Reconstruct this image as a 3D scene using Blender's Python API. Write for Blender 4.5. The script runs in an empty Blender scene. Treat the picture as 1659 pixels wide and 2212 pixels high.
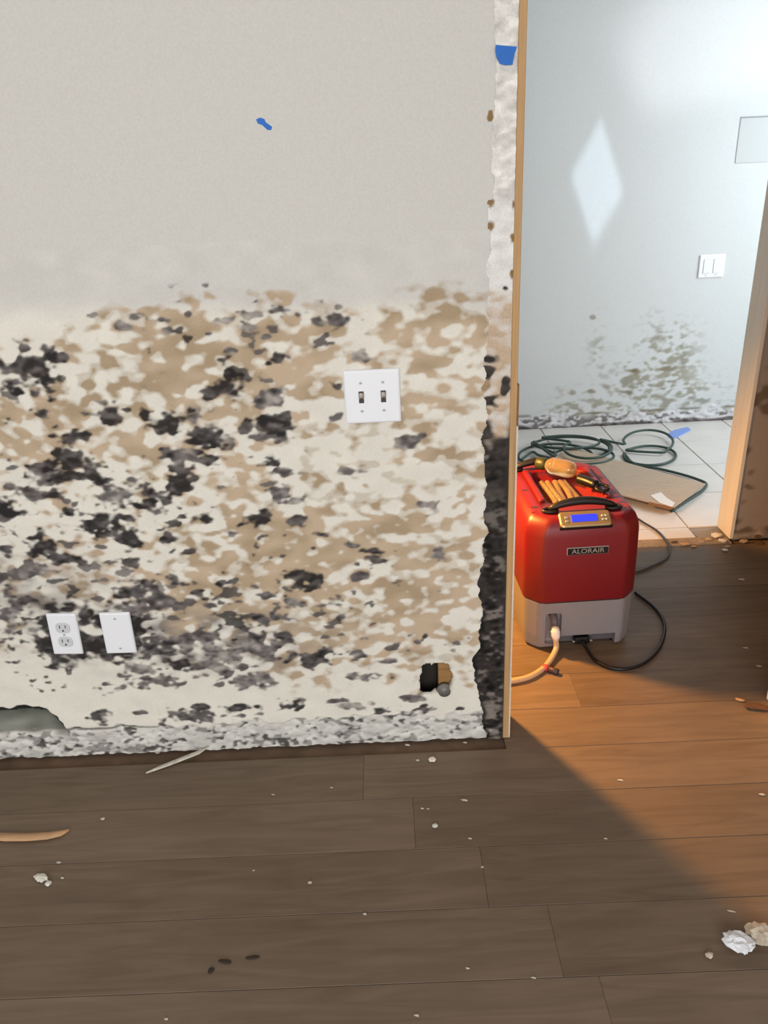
import bpy, bmesh, math, random
import numpy as np
from mathutils import Vector, Matrix

# ---------------------------------------------------------------- camera
W, H, FPX, EYE = 1659, 2212, 1661.0, 1.36
def cam_axes(pitch, roll, yaw):
    p, y, r = map(math.radians, (pitch, yaw, roll))
    f = np.array([math.sin(y)*math.cos(p), math.cos(y)*math.cos(p), -math.sin(p)])
    right = np.cross(f, [0, 0, 1]); right /= np.linalg.norm(right)
    up = np.cross(right, f)
    return f, math.cos(r)*right+math.sin(r)*up, -math.sin(r)*right+math.cos(r)*up
FW, RT, UP = cam_axes(24.3, -2.88, -0.62)
scene = bpy.context.scene
col = scene.collection
cd = bpy.data.cameras.new('camera'); cam = bpy.data.objects.new('camera', cd); col.objects.link(cam)
cd.sensor_fit = 'VERTICAL'; cd.sensor_height = 36; cd.lens = FPX/H*36; cd.clip_start = .02
M = Matrix.Identity(4)
for i in range(3):
    M[i][0], M[i][1], M[i][2] = RT[i], UP[i], -FW[i]
M[2][3] = EYE
cam.matrix_world = M
scene.camera = cam
def ray(px, py):
    return FW+RT*(px-W/2)/FPX-UP*(py-H/2)/FPX
def onY(px, py, Y):
    r = ray(px, py)*1.0; r = r*(Y/r[1]); return Vector((r[0], r[1], r[2]+EYE))
def onZ(px, py, Z=0.0):
    r = ray(px, py); r = r*((Z-EYE)/r[2]); return Vector((r[0], r[1], r[2]+EYE))

# ---------------------------------------------------------------- light
vs = scene.view_settings
vs.view_transform = 'Standard'; vs.look = 'None'; vs.gamma = 1.0; vs.use_curve_mapping = False
vs.exposure = 0.0
world = bpy.data.worlds.new('world'); scene.world = world; world.use_nodes = True
world.node_tree.nodes['Background'].inputs[0].default_value = (.75, .85, 1, 1)
world.node_tree.nodes['Background'].inputs[1].default_value = .3
def light(name, kind, loc, aim, energy, color=(1, 1, 1), size=(1, 1), spread=None, roll=0, radius=.05):
    d = bpy.data.lights.new(name, kind); o = bpy.data.objects.new(name, d); col.objects.link(o)
    d.energy = energy; d.color = color
    o.location = loc
    q = (Vector(aim)-Vector(loc)).to_track_quat('-Z', 'Y')
    o.rotation_euler = (q.to_matrix() @ Matrix.Rotation(math.radians(roll), 3, 'Z')).to_euler()
    if kind == 'AREA':
        d.shape = 'RECTANGLE'; d.size, d.size_y = size
        if spread: d.spread = math.radians(spread)
    else:
        d.shadow_soft_size = radius
    return o
# daylight through the window behind the camera
light('window_daylight', 'AREA', (-.4, -2.9, 1.45), (-.4, 1.5, 1.0), 132, (.97, .985, 1), (3.4, 1.9))
# daylight in the tiled room, from a window on its right-hand side
light('tile_room_daylight', 'AREA', (2.95, 3.1, 1.25), (1.0, 3.9, .5), 54, (.84, .93, 1), (1.0, 1.5))
# narrow beams added to throw a diamond and a streak on the far wall
light('diamond_beam', 'AREA', (.96, 3.45, 2.36), (1.063, 4.02, 1.226), .095, (.66, .82, 1), (.18, .18), 2.5, 45)
light('streak_beam', 'AREA', (2.75, 2.95, 1.35), (1.93, 4.02, 2.07), 1.25, (.93, .96, 1), (1.6, .66), 8, 30)
# shaded warm lamp in the corridor behind the mouldy wall, shining down through the doorway
lamp = light('corridor_lamp', 'SPOT', (-.05, 2.23, .84), (.66, 1.74, 0), 125, (1, .45, .10), radius=.045)
lamp.data.spot_size = math.radians(128); lamp.data.spot_blend = .75

# ---------------------------------------------------------------- helpers
def lin(c):
    return [((v/255)/12.92 if v/255 <= .04045 else ((v/255+.055)/1.055)**2.4) for v in c[:3]]
def L4(c): return (*lin(c), 1.0)
def tag(o, label, cat, group=None):
    o['label'] = label; o['category'] = cat
    if group: o['group'] = group
    return o
def struct(o): o['kind'] = 'structure'; return o
def new_obj(name, mesh, mat=None, parent=None, loc=None):
    o = bpy.data.objects.new(name, mesh); col.objects.link(o)
    if mat is not None and not mesh.materials: mesh.materials.append(mat)
    if parent is not None: o.parent = parent
    if loc is not None: o.location = loc
    return o
def empty(name, loc=(0, 0, 0), rz=0):
    o = bpy.data.objects.new(name, None); col.objects.link(o); o.location = loc; o.rotation_euler = (0, 0, rz)
    o.empty_display_size = .05
    return o
def bm_mesh(bm, name, smooth=False):
    bmesh.ops.recalc_face_normals(bm, faces=bm.faces[:])
    me = bpy.data.meshes.new(name); bm.to_mesh(me); bm.free()
    if smooth:
        for p in me.polygons: p.use_smooth = True
    return me
def box_bm(lo, hi, bevel=0, seg=2, bm=None):
    b = bmesh.new()
    r = bmesh.ops.create_cube(b, size=1)
    for v in r['verts']:
        v.co = Vector([lo[i]+(v.co[i]+.5)*(hi[i]-lo[i]) for i in range(3)])
    if bevel: bmesh.ops.bevel(b, geom=b.edges[:], offset=bevel, segments=seg, profile=.6, affect='EDGES')
    if bm is None: return b
    me = bpy.data.meshes.new('t'); b.to_mesh(me); b.free(); bm.from_mesh(me); bpy.data.meshes.remove(me)
    return bm
def box(name, lo, hi, mat, parent=None, bevel=0, seg=2, smooth=False):
    return new_obj(name, bm_mesh(box_bm(lo, hi, bevel, seg), name, smooth), mat, parent)
def loft_bm(loops, cap0=True, cap1=True, bm=None):
    bm = bm or bmesh.new()
    rings = [[bm.verts.new(p) for p in lp] for lp in loops]
    n = len(rings[0])
    for a, b in zip(rings, rings[1:]):
        for i in range(n):
            bm.faces.new((a[i], a[(i+1) % n], b[(i+1) % n], b[i]))
    if cap0: bm.faces.new(rings[0][::-1])
    if cap1: bm.faces.new(rings[-1])
    return bm
def rrect(w, d, r, z, seg=4, cx=0, cy=0):
    pts = []
    for sx, sy, a0 in ((1, 1, 0), (-1, 1, 90), (-1, -1, 180), (1, -1, 270)):
        for k in range(seg+1):
            a = math.radians(a0+90*k/seg)
            pts.append((cx+sx*(w/2-r)+r*math.cos(a), cy+sy*(d/2-r)+r*math.sin(a), z))
    return pts
def catmull(pts, n=8, closed=False):
    P = [Vector(p) for p in pts]; out = []
    N = len(P)
    for i in range(N if closed else N-1):
        p0 = P[(i-1) % N] if closed or i > 0 else P[0]*2-P[1]
        p1, p2 = P[i], P[(i+1) % N]
        p3 = P[(i+2) % N] if closed or i+2 < N else P[-1]*2-P[-2]
        for k in range(n):
            t = k/n
            out.append(.5*((2*p1)+(p2-p0)*t+(2*p0-5*p1+4*p2-p3)*t*t+(3*p1-p0-3*p2+p3)*t**3))
    if not closed: out.append(P[-1])
    return out
def tube_bm(path, r, seg=8, bm=None, taper=None):
    path = [Vector(p) for p in path]; loops = []
    ref = Vector((0, 0, 1))
    for i, p in enumerate(path):
        t = (path[min(i+1, len(path)-1)]-path[max(i-1, 0)]).normalized()
        a = ref-t*ref.dot(t)
        if a.length < 1e-3: a = Vector((1, 0, 0))-t*t.x
        a.normalize(); b = t.cross(a); ref = a
        rr = r if taper is None else taper[i]
        loops.append([p+a*rr*math.cos(2*math.pi*k/seg)+b*rr*math.sin(2*math.pi*k/seg) for k in range(seg)])
    return loft_bm(loops, bm=bm)
def tube(name, path, r, mat, parent=None, seg=8, taper=None):
    return new_obj(name, bm_mesh(tube_bm(path, r, seg, taper=taper), name, True), mat, parent)

# materials -----------------------------------------------------------
def mat(name, color, rough=.6, metal=0, noise=None, bump=None, spec=.5, trans=0, emit=None, alpha=None, coat=0):
    """noise = (scale, amount, stretch xyz): brightness grain; bump = (scale, strength, distance)"""
    m = bpy.data.materials.new(name); m.use_nodes = True
    nt = m.node_tree; b = nt.nodes['Principled BSDF']
    b.inputs['Base Color'].default_value = L4(color); b.inputs['Roughness'].default_value = rough
    b.inputs['Metallic'].default_value = metal; b.inputs['Specular IOR Level'].default_value = spec
    b.inputs['Transmission Weight'].default_value = trans; b.inputs['Coat Weight'].default_value = coat
    if emit:
        b.inputs['Emission Color'].default_value = L4(emit[0]); b.inputs['Emission Strength'].default_value = emit[1]
    tc = nt.nodes.new('ShaderNodeTexCoord')
    if noise:
        mp = nt.nodes.new('ShaderNodeMapping'); mp.inputs['Scale'].default_value = noise[2] if len(noise) > 2 else (1, 1, 1)
        n = nt.nodes.new('ShaderNodeTexNoise'); n.inputs['Scale'].default_value = noise[0]; n.inputs['Detail'].default_value = 6
        mr = nt.nodes.new('ShaderNodeMapRange'); mr.inputs[1].default_value = .25; mr.inputs[2].default_value = .75
        mr.inputs[3].default_value = 1-noise[1]; mr.inputs[4].default_value = 1+noise[1]
        mx = nt.nodes.new('ShaderNodeMix'); mx.data_type = 'RGBA'; mx.blend_type = 'MULTIPLY'; mx.inputs[0].default_value = 1
        mx.inputs[6].default_value = L4(color)
        nt.links.new(tc.outputs['Object'], mp.inputs[0]); nt.links.new(mp.outputs[0], n.inputs['Vector'])
        nt.links.new(n.outputs[0], mr.inputs[0]); nt.links.new(mr.outputs[0], mx.inputs[7])
        nt.links.new(mx.outputs[2], b.inputs['Base Color'])
    if bump:
        n2 = nt.nodes.new('ShaderNodeTexNoise'); n2.inputs['Scale'].default_value = bump[0]; n2.inputs['Detail'].default_value = 5
        bp = nt.nodes.new('ShaderNodeBump'); bp.inputs['Strength'].default_value = bump[1]; bp.inputs['Distance'].default_value = bump[2]
        nt.links.new(tc.outputs['Object'], n2.inputs['Vector']); nt.links.new(n2.outputs[0], bp.inputs['Height'])
        nt.links.new(bp.outputs[0], b.inputs['Normal'])
    return m
def attr_mat(name, rough=.85, grain=(220, .045), bump=(260, .22, .0008)):
    m = bpy.data.materials.new(name); m.use_nodes = True
    nt = m.node_tree; b = nt.nodes['Principled BSDF']; b.inputs['Roughness'].default_value = rough
    b.inputs['Specular IOR Level'].default_value = .25
    at = nt.nodes.new('ShaderNodeAttribute'); at.attribute_name = 'stain'
    tc = nt.nodes.new('ShaderNodeTexCoord')
    n = nt.nodes.new('ShaderNodeTexNoise'); n.inputs['Scale'].default_value = grain[0]; n.inputs['Detail'].default_value = 4
    mr = nt.nodes.new('ShaderNodeMapRange'); mr.inputs[1].default_value = .25; mr.inputs[2].default_value = .75
    mr.inputs[3].default_value = 1-grain[1]; mr.inputs[4].default_value = 1+grain[1]
    mx = nt.nodes.new('ShaderNodeMix'); mx.data_type = 'RGBA'; mx.blend_type = 'MULTIPLY'; mx.inputs[0].default_value = 1
    nt.links.new(tc.outputs['Object'], n.inputs['Vector']); nt.links.new(n.outputs[0], mr.inputs[0])
    nt.links.new(at.outputs['Color'], mx.inputs[6]); nt.links.new(mr.outputs[0], mx.inputs[7])
    nt.links.new(mx.outputs[2], b.inputs['Base Color'])
    n2 = nt.nodes.new('ShaderNodeTexNoise'); n2.inputs['Scale'].default_value = bump[0]; n2.inputs['Detail'].default_value = 5
    bp = nt.nodes.new('ShaderNodeBump'); bp.inputs['Strength'].default_value = bump[1]; bp.inputs['Distance'].default_value = bump[2]
    nt.links.new(tc.outputs['Object'], n2.inputs['Vector']); nt.links.new(n2.outputs[0], bp.inputs['Height'])
    nt.links.new(bp.outputs[0], b.inputs['Normal'])
    return m

PAINT = (208, 205, 199)
M_wall = mat('painted_drywall', PAINT, .75, noise=(3, .02), bump=(90, .15, .001), spec=.3)
M_pale = mat('pale_wall_paint', (214, 214, 210), .6, noise=(3, .02), bump=(90, .12, .001), spec=.35)
M_ceil = mat('ceiling_paint', (225, 223, 218), .9, noise=(4, .02))
M_wood = mat('bare_pine', (186, 146, 98), .65, noise=(14, .22, (6, 6, .35)), bump=(60, .2, .001))
M_cream = mat('cream_painted_wood', (234, 228, 214), .5, noise=(12, .06, (5, 5, .4)))
M_studwood = mat('dark_stud_wood', (150, 112, 66), .8, noise=(14, .25, (1, 1, 6)))
M_sub = mat('subfloor', (108, 86, 68), .9, noise=(14, .3))
M_grout = mat('grout', (150, 146, 140), .9, noise=(40, .12))
M_white = mat('white_plastic', (238, 239, 243), .32)
M_screw = mat('painted_screw', (206, 207, 210), .35)
M_slot = mat('dark_slot', (70, 62, 55), .7)
M_gray = mat('grey_metal_pipe', (120, 116, 110), .5, .2)
M_black = mat('black_rubber', (14, 13, 13), .38)
M_blacksoft = mat('black_plastic', (20, 17, 16), .45)
M_tape = mat('blue_masking_tape', (40, 108, 196), .7, noise=(60, .08))

# ================================================================ the mouldy wall
YW = 1.565            # its face
XJ = .259             # where the wood jamb starts
rng = np.random.default_rng(7)
def gnoise(shape, sx, sz, seed):
    """smooth random field, unit deviation; sx, sz = feature size in samples"""
    r = np.random.default_rng(seed).normal(size=shape)
    fz = np.fft.fftfreq(shape[0])[:, None]; fx = np.fft.fftfreq(shape[1])[None, :]
    g = np.exp(-2*np.pi**2*((fx*sx)**2+(fz*sz)**2))
    o = np.fft.ifft2(np.fft.fft2(r)*g).real
    return (o-o.mean())/o.std()
def sstep(a, b, x):
    t = np.clip((x-a)/(b-a), 0, 1); return t*t*(3-2*t)
def table(xs, ys, T, X, Y):
    T = np.array(T, float); xs = np.array(xs, float); ys = np.array(ys, float)
    ix = np.clip(np.searchsorted(xs, X)-1, 0, len(xs)-2); iy = np.clip(np.searchsorted(ys, Y)-1, 0, len(ys)-2)
    u = np.clip((X-xs[ix])/(xs[ix+1]-xs[ix]), 0, 1); v = np.clip((Y-ys[iy])/(ys[iy+1]-ys[iy]), 0, 1)
    return (T[iy, ix]*(1-u)+T[iy, ix+1]*u)*(1-v)+(T[iy+1, ix]*(1-u)+T[iy+1, ix+1]*u)*v
def survey(Xw, Zw, Yw):
    """wall coordinates -> the survey grid in which the stains are listed"""
    d = np.stack([Xw, np.full_like(Xw, Yw), Zw-EYE], -1)
    z = d @ FW
    return W/2+FPX*(d @ RT)/z, H/2-FPX*(d @ UP)/z
def grid_mesh(name, xs, zs, Y, colr, depth, hole=None):
    nx, nz = len(xs), len(zs)
    co = np.empty((nz, nx, 3)); co[..., 0] = xs[None]; co[..., 2] = zs[:, None]; co[..., 1] = Y+depth
    idx = np.arange(nx*nz).reshape(nz, nx)
    q = np.stack([idx[:-1, :-1], idx[:-1, 1:], idx[1:, 1:], idx[1:, :-1]], -1).reshape(-1, 4)
    if hole is not None:
        hk = hole[:-1, :-1] | hole[1:, 1:]
        q = q[~hk.reshape(-1)]
    me = bpy.data.meshes.new(name)
    me.from_pydata(co.reshape(-1, 3).tolist(), [], q.tolist())
    a = me.attributes.new('stain', 'FLOAT_COLOR', 'POINT')
    c = np.ones((nx*nz, 4)); c[:, :3] = colr.reshape(-1, 3)
    a.data.foreach_set('color', c.ravel())
    for p in me.polygons: p.use_smooth = True
    me.update()
    return me
def LC(c): return np.array(lin(c))

STEP = .0028
K = .0034/STEP
xs = np.concatenate([np.linspace(-3, -1.5, 6)[:-1], np.arange(-1.5, XJ, STEP), [XJ]])
zs = np.concatenate([np.arange(0, 1.24, STEP), np.linspace(1.24, 2.45, 14)])
XX, ZZ = np.meshgrid(xs, zs)
PX, PY = survey(XX, ZZ, YW)
sh = XX.shape
n_big = gnoise(sh, 15*K, 11*K, 1); n_mid = gnoise(sh, 4.6*K, 3.0*K, 2); n_sm = gnoise(sh, 2.3*K, 1.5*K, 3)
n_f = gnoise(sh, 1.2*K, .8*K, 4); n_mid2 = gnoise(sh, 4.4*K, 2.7*K, 5); n_sm2 = gnoise(sh, 2.3*K, 1.4*K, 6); n_b2 = gnoise(sh, 13*K, 8*K, 8)
n_t1 = gnoise(sh, 3.4*K, 2.2*K, 9)

gx = [-300]+list(range(0, 1100, 100))
ty = [610, 655, 700, 760, 820, 900, 980, 1060, 1140, 1220, 1300, 1380, 1440, 1480, 1505]
TAN = [[0]*12,
 [0, 0, 0, 0, 1, 2, 3, 2, 1, 0, 1, 3],
 [1, 0, 0, 1, 4, 5, 5, 7, 4, 1, 4, 5],
 [2, 1, 2, 6, 7, 7, 7, 7, 6, 4, 7, 5],
 [3, 2, 4, 6, 7, 8, 7, 6, 5, 4, 6, 4],
 [5, 5, 7, 5, 6, 7, 5, 3, 2, 3, 5, 2],
 [5, 5, 6, 4, 5, 3, 2, 1, 2, 1, 5, 2],
 [4, 5, 3, 3, 5, 4, 2, 2, 1, 2, 4, 3],
 [1, 1, 1, 1, 2, 5, 7, 7, 6, 6, 6, 3],
 [1, 1, 2, 2, 3, 6, 8, 8, 7, 6, 7, 4],
 [1, 1, 3, 3, 3, 6, 8, 7, 6, 7, 7, 4],
 [1, 1, 1, 1, 1, 4, 6, 5, 6, 5, 6, 4],
 [0, 0, 0, 0, 0, 1, 2, 4, 4, 4, 3, 2],
 [0, 0, 0, 0, 0, 0, 0, 1, 1, 0, 1, 1],
 [0]*12]
SPK = [[0]*12,
 [0, 0, 0, 0, 1, 2, 3, 3, 2, 0, 0, 0],
 [1, 0, 0, 1, 3, 3, 2, 4, 3, 0, 0, 0],
 [2, 1, 1, 0, 1, 1, 1, 2, 1, 0, 0, 0],
 [3, 2, 1, 0, 0, 0, 1, 1, 0, 0, 0, 0],
 [2, 1, 1, 1, 1, 1, 2, 2, 0, 0, 0, 0],
 [2, 1, 2, 2, 1, 2, 2, 1, 0, 0, 0, 0],
 [3, 2, 4, 4, 3, 3, 1, 1, 0, 0, 0, 0],
 [4, 5, 5, 5, 4, 3, 2, 1, 1, 0, 0, 0],
 [5, 5, 5, 4, 5, 3, 2, 2, 2, 1, 0, 0],
 [5, 4, 3, 3, 6, 5, 3, 3, 3, 2, 0, 1],
 [4, 4, 5, 6, 7, 6, 5, 5, 3, 1, 1, 1],
 [2, 2, 3, 4, 6, 5, 4, 3, 3, 1, 0, 0],
 [1, 1, 2, 2, 2, 2, 1, 0, 1, 0, 0, 0],
 [0]*12]
# colonies of dark mould: survey x, y, half-width, half-height, darkness (1 black .. .4 grey)
COL = [(44,802,48,33,.82),(54,752,10,7,.8),(96,752,13,8,.75),(125,774,17,8,.7),(84,848,22,11,.8),(110,863,10,10,.85),
 (93,894,13,9,.8),(233,900,28,18,.86),(358,908,38,22,1),(345,930,16,14,.9),(372,936,10,14,.95),(418,900,14,15,.55),(456,941,36,20,.92),
 (496,954,14,13,.5),(496,836,26,18,.95),(493,812,9,13,.95),(437,846,24,15,.95),(500,758,13,11,.7),(148,940,34,13,.88),
 (143,985,38,15,.85),(84,1005,18,13,.88),(155,1006,38,11,.9),(175,1027,44,17,.92),(88,1036,33,17,.75),(74,1070,54,19,.74),(110,1068,16,14,.9),
 (250,1076,37,20,.72),(338,1086,31,19,.85),(385,982,40,12,.82),(388,1020,24,22,.85),(390,1048,36,20,.92),(452,992,21,10,.78),
 (525,927,26,16,.85),(590,920,42,17,.92),(572,942,50,10,.7),(618,906,15,18,.85),(149,1103,15,8,.9),(209,1130,40,17,1),(262,1116,28,9,.85),
 (446,1120,28,12,.9),(547,1117,34,13,.92),(17,1106,24,18,.86),(86,1156,36,13,.92),(88,1180,28,17,.86),(10,1187,15,10,.9),
 (280,1170,30,20,1),(366,1164,17,10,.95),(225,1153,22,8,.9),(140,1205,32,9,.88),(290,1213,36,12,.8),(378,1248,14,12,.7),
 (500,1157,22,10,.6),(405,1190,15,6,.8),(290,1272,34,20,.78),(340,1238,11,6,.8),(605,670,20,9,.7),(555,681,21,8,.55),(728,687,26,9,.68),
 (680,694,18,10,.6),(735,663,10,6,.6),(600,770,15,10,.75),(578,784,8,5,.95),(620,838,12,9,.5),(592,860,28,15,.6),(572,989,32,12,.92),
 (590,1000,16,8,.85),(608,1016,22,9,.5),(605,1067,17,13,.66),(641,1081,14,7,.6),(753,1018,22,7,.45),(880,951,22,14,.55),(870,951,10,9,.6),(731,835,13,9,.65),
 (735,897,17,12,.75),(652,1121,23,9,.88),(692,1153,19,6,.75),(811,1190,27,5,.8),(804,1213,27,10,.78),(782,1247,19,10,.75),
 (655,1246,36,14,.95),(640,1266,14,10,.85),(672,1270,14,14,.95),(685,1258,14,12,.9),(690,1168,10,5,.7),(760,1178,10,4,.5),
 (927,1095,15,11,.42),(952,1197,11,9,.32),(583,1287,26,8,.9),(570,1345,18,10,.8),(627,1304,26,9,.6),(717,1304,26,9,.7),(739,1333,14,8,.75),
 (605,1371,19,9,.8),(580,1402,48,20,.62),(673,1424,36,13,.75),(775,1416,16,8,.65),(843,1398,26,8,.62),(847,1427,22,6,.62),(782,1460,38,9,.6),
 (790,1468,13,9,.58),(542,1470,40,13,.55),(389,1434,28,14,1),(350,1470,36,14,.62),(253,1487,26,7,.6),(240,1478,14,7,.55),(620,1525,26,11,.95),
 (217,1545,16,15,.75),(405,1546,44,14,.68),(436,1526,26,6,.85),(520,1528,40,7,.9),(520,1545,34,7,.6),(836,1536,40,7,.82),(860,1533,14,7,.95),(905,1532,19,9,.8),
 (995,1530,11,4,.85),(883,1508,24,6,.65),(720,1514,16,5,.75),(745,1512,12,4,.8),(760,1524,34,7,.45),(300,1540,14,4,.8),(911,1385,15,5,.85),(920,1375,7,8,.8),
 (20,1290,26,22,.62),(15,1330,22,20,.6),(60,1235,30,12,.6),(430,1385,46,24,.6),(390,1400,36,24,.68),(330,1400,34,28,.72),(300,1440,40,20,.6),
 (440,1440,40,16,.55),(500,1412,40,18,.5),(430,1282,14,7,.85),(455,1310,12,6,.9),(480,1256,10,5,.85),(300,1315,30,16,.65),(345,1300,30,16,.65),
 (575,730,10,6,.5),(540,705,16,6,.5),(480,690,18,7,.45),(345,690,18,7,.6),(360,715,14,9,.6),(265,705,12,7,.6),(190,681,11,5,.4),(780,770,22,10,.3)]
HALO = [(140,1368,74,72),(255,1370,64,64)]

ts = .5-sstep(0, 1, 0)*0
tanf = table(gx, ty, TAN, PX+n_big*10, PY+n_b2*9)/9
T = .30*n_mid+.16*n_big+.62*n_t1+.52*n_sm+.16*n_f
tan = (.42*sstep(-.45, .25, T+.25*n_mid2-(.80-2.3*tanf))+.58*sstep(-.35, .35, T-(1.38-2.4*tanf)))*sstep(.0, .12, tanf)
tan_tone = np.clip(.5+.28*n_mid2+.3*n_b2, 0, 1)
spk = table(gx, ty, SPK, PX+n_b2*8, PY+n_big*8)/9
S = .62*n_mid2+.66*n_sm2+.32*n_f
spots = sstep(-.30, .40, S-(2.05-2.25*spk))*sstep(0, .08, spk)
dark = np.zeros(sh); tone = np.zeros(sh)
wob = .34*n_sm+.30*n_mid2+.18*n_f
for cx, cy, rx, ry, k in COL:
    m = (abs(PX-cx) < rx*2.2+6) & (abs(PY-cy) < ry*2.2+6)
    if not m.any(): continue
    r = np.sqrt(((PX[m]-cx)/rx)**2+((PY[m]-cy)/ry)**2)
    v = sstep(-.30, .30, 1.0-r+wob[m]*.95)
    better = v*k > dark[m]*np.maximum(tone[m], .01)
    dm = dark[m]; tm = tone[m]
    dm[better] = v[better]; tm[better] = k
    dark[m] = dm; tone[m] = tm
for cx, cy, rx, ry in HALO:
    r = np.sqrt(((PX-cx)/rx)**2+((PY-cy)/ry)**2)
    v = sstep(-.12, .18, 1.0-r+wob*.28)*sstep(-1.0, .1, n_mid+.55*n_sm+.95)
    better = v > dark
    dark = np.where(better, v, dark); tone = np.where(better, .97, tone)
tone = np.clip(tone-.03+.10*n_sm2+.06*n_f+.05*n_mid, .15, 1.02)
haze = .62*np.exp(-(((PX-420)/210)**2+((PY-1392)/58)**2))+.35*np.exp(-(((PX-60)/170)**2+((PY-1290)/90)**2))
haze = np.clip(haze*(1+.5*n_mid+.35*n_sm), 0, .8)

fl = sstep(640, 700, PY+n_big*6)                       # tide line
base = LC(PAINT)*(1-fl[..., None])+LC((227, 222, 210))*fl[..., None]
base = base*(1+.02*n_mid[..., None])
tl = LC((192, 168, 140)); td = LC((164, 141, 110))
tcol = tl*(1-tan_tone[..., None])+td*tan_tone[..., None]
c = base*(1-.92*tan[..., None])+tcol*.92*tan[..., None]
hz = LC((112, 108, 106))
c = c*(1-haze[..., None])+hz*haze[..., None]
def dcol(t):
    t = np.clip(t, 0, 1)[..., None]
    lo, mi, hi = LC((176, 168, 160)), LC((104, 98, 97)), LC((38, 35, 35))
    return np.where(t < .6, lo+(mi-lo)*np.clip((t-.2)/.4, 0, 1), mi+(hi-mi)*np.clip((t-.6)/.36, 0, 1))
c = c*(1-spots[..., None]*.9)+dcol(.74+.14*n_b2)*spots[..., None]*.9
c = c*(1-dark[..., None]*.97)+dcol(tone)*dark[..., None]*.97
# bare strip left by the torn-off baseboard
bz = .083+.004*n_mid+.003*n_sm
strip = sstep(.004, -.004, ZZ-bz)*(XX > -1.5)
sc = LC((206, 203, 196))*(1+.10*n_sm[..., None])
sk = sstep(.35, 1.15, .75*n_sm2+.5*n_f+.35*n_mid)*.62
sc = sc*(1-sk[..., None])+LC((92, 88, 84))*sk[..., None]
sk2 = .8*sstep(1.0, 1.8, .6*n_mid2+.7*n_f+.3*n_sm)
sc = sc*(1-sk2[..., None])+LC((50, 47, 44))*sk2[..., None]
c = c*(1-strip[..., None])+sc*strip[..., None]
# crack between field and strip, left half
ln = np.exp(-((ZZ-.086-.002*n_mid)/.0032)**2)*sstep(380, 300, PX)
c = c*(1-.85*ln[..., None])+LC((52, 50, 48))*.85*ln[..., None]
# broken-out patch low on the left
edge = np.interp(PX, [-400, 0, 60, 100, 120, 150, 152], [1534, 1532, 1526, 1530, 1548, 1582, 1700])
bp = sstep(-2, 4, PY-edge-2*n_sm)*sstep(1590, 1578, PY+2*n_sm)
bt = np.clip((PY-edge)/38, 0, 1)[..., None]
bc = np.where(bt < .25, LC((34, 34, 32)), LC((60, 64, 57))*(1-bt)+LC((132, 132, 122))*bt)*(1+.15*n_mid[..., None])
c = c*(1-bp[..., None])+bc*bp[..., None]
# soft brown smudge along the right margin, fading towards the old casing
depth = -.0010*dark-.0004*tan+.0022*strip*(1+.6*n_sm+.4*n_f)+.011*bp
fine = (ZZ < 1.24) & (XX > -1.5)
depth = np.where(fine, depth, 0)
c = np.where(fine[..., None], c, LC(PAINT))
hole = (((PX-925)/(19+2*n_sm))**2+((PY-1472)/(33+3*n_sm))**2 < 1) | (((PX-952)/(25+2*n_f))**2+((PY-1463)/(33+3*n_sm))**2 < 1)
rim = np.exp(-np.clip(np.minimum(np.hypot((PX-925)/19, (PY-1472)/33), np.hypot((PX-952)/25, (PY-1463)/33))-1, 0, 9)/.10)*sstep(-.6, .8, n_sm)
c = c*(1-.55*rim[..., None])+LC((70, 62, 52))*.55*rim[..., None]
M_mould = attr_mat('mould_stained_drywall')
wall = struct(new_obj('wall_front', grid_mesh('wall_front', xs, zs, YW, np.clip(c, .004, 1), depth, hole), M_mould))
# thickness of the sheet at the hole, rear face of the wall, studs in the cavity
bm = bmesh.new(); bm.from_mesh(wall.data)
hx, hz_ = .075, .19
be = [e for e in bm.edges if e.is_boundary and abs(e.verts[0].co.x-.09) < .09 and abs(e.verts[0].co.z-.19) < .09]
r = bmesh.ops.extrude_edge_only(bm, edges=be)
for v in r['geom']:
    if isinstance(v, bmesh.types.BMVert): v.co.y = YW+.013
bm.to_mesh(wall.data); bm.free()
box('rear_sheet', (-3, YW+.096, 0), (XJ, YW+.105, 2.45), M_wall, wall)
box('cavity_dark_slab', (-1.4, YW+.060, .042), (.096, YW+.094, 2.44), mat('cavity_shade', (46, 40, 34), .95, noise=(30, .3)), wall)  # dark slab added so the wall cavity reads as shade
box('stud', (.098, YW+.016, .0), (.136, YW+.090, 2.44), M_studwood, wall)
box('stud', (.222, YW+.016, .0), (XJ, YW+.090, 2.44), M_studwood, wall)
box('sole_plate', (-3, YW+.016, .002), (.096, YW+.090, .04), M_studwood, wall)
# pipe end behind the hole
pc = onY(958, 1478, YW+.030)
bm = bmesh.new(); bmesh.ops.create_cone(bm, segments=24, radius1=.0195, radius2=.0195, depth=.016, cap_ends=True)
bmesh.ops.bevel(bm, geom=[e for e in bm.edges if len(e.link_faces) == 2 and e.calc_face_angle(0) > 1], offset=.004, segments=2, affect='EDGES')
bmesh.ops.rotate(bm, verts=bm.verts, matrix=Matrix.Rotation(math.pi/2, 3, 'X'))
pipe = new_obj('pipe_cap', bm_mesh(bm, 'pipe_cap', True), M_gray, None, (pc.x, YW+.0065, pc.z))
tag(pipe, 'grey round pipe cap visible inside the broken hole low in the mouldy wall', 'pipe')

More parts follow.
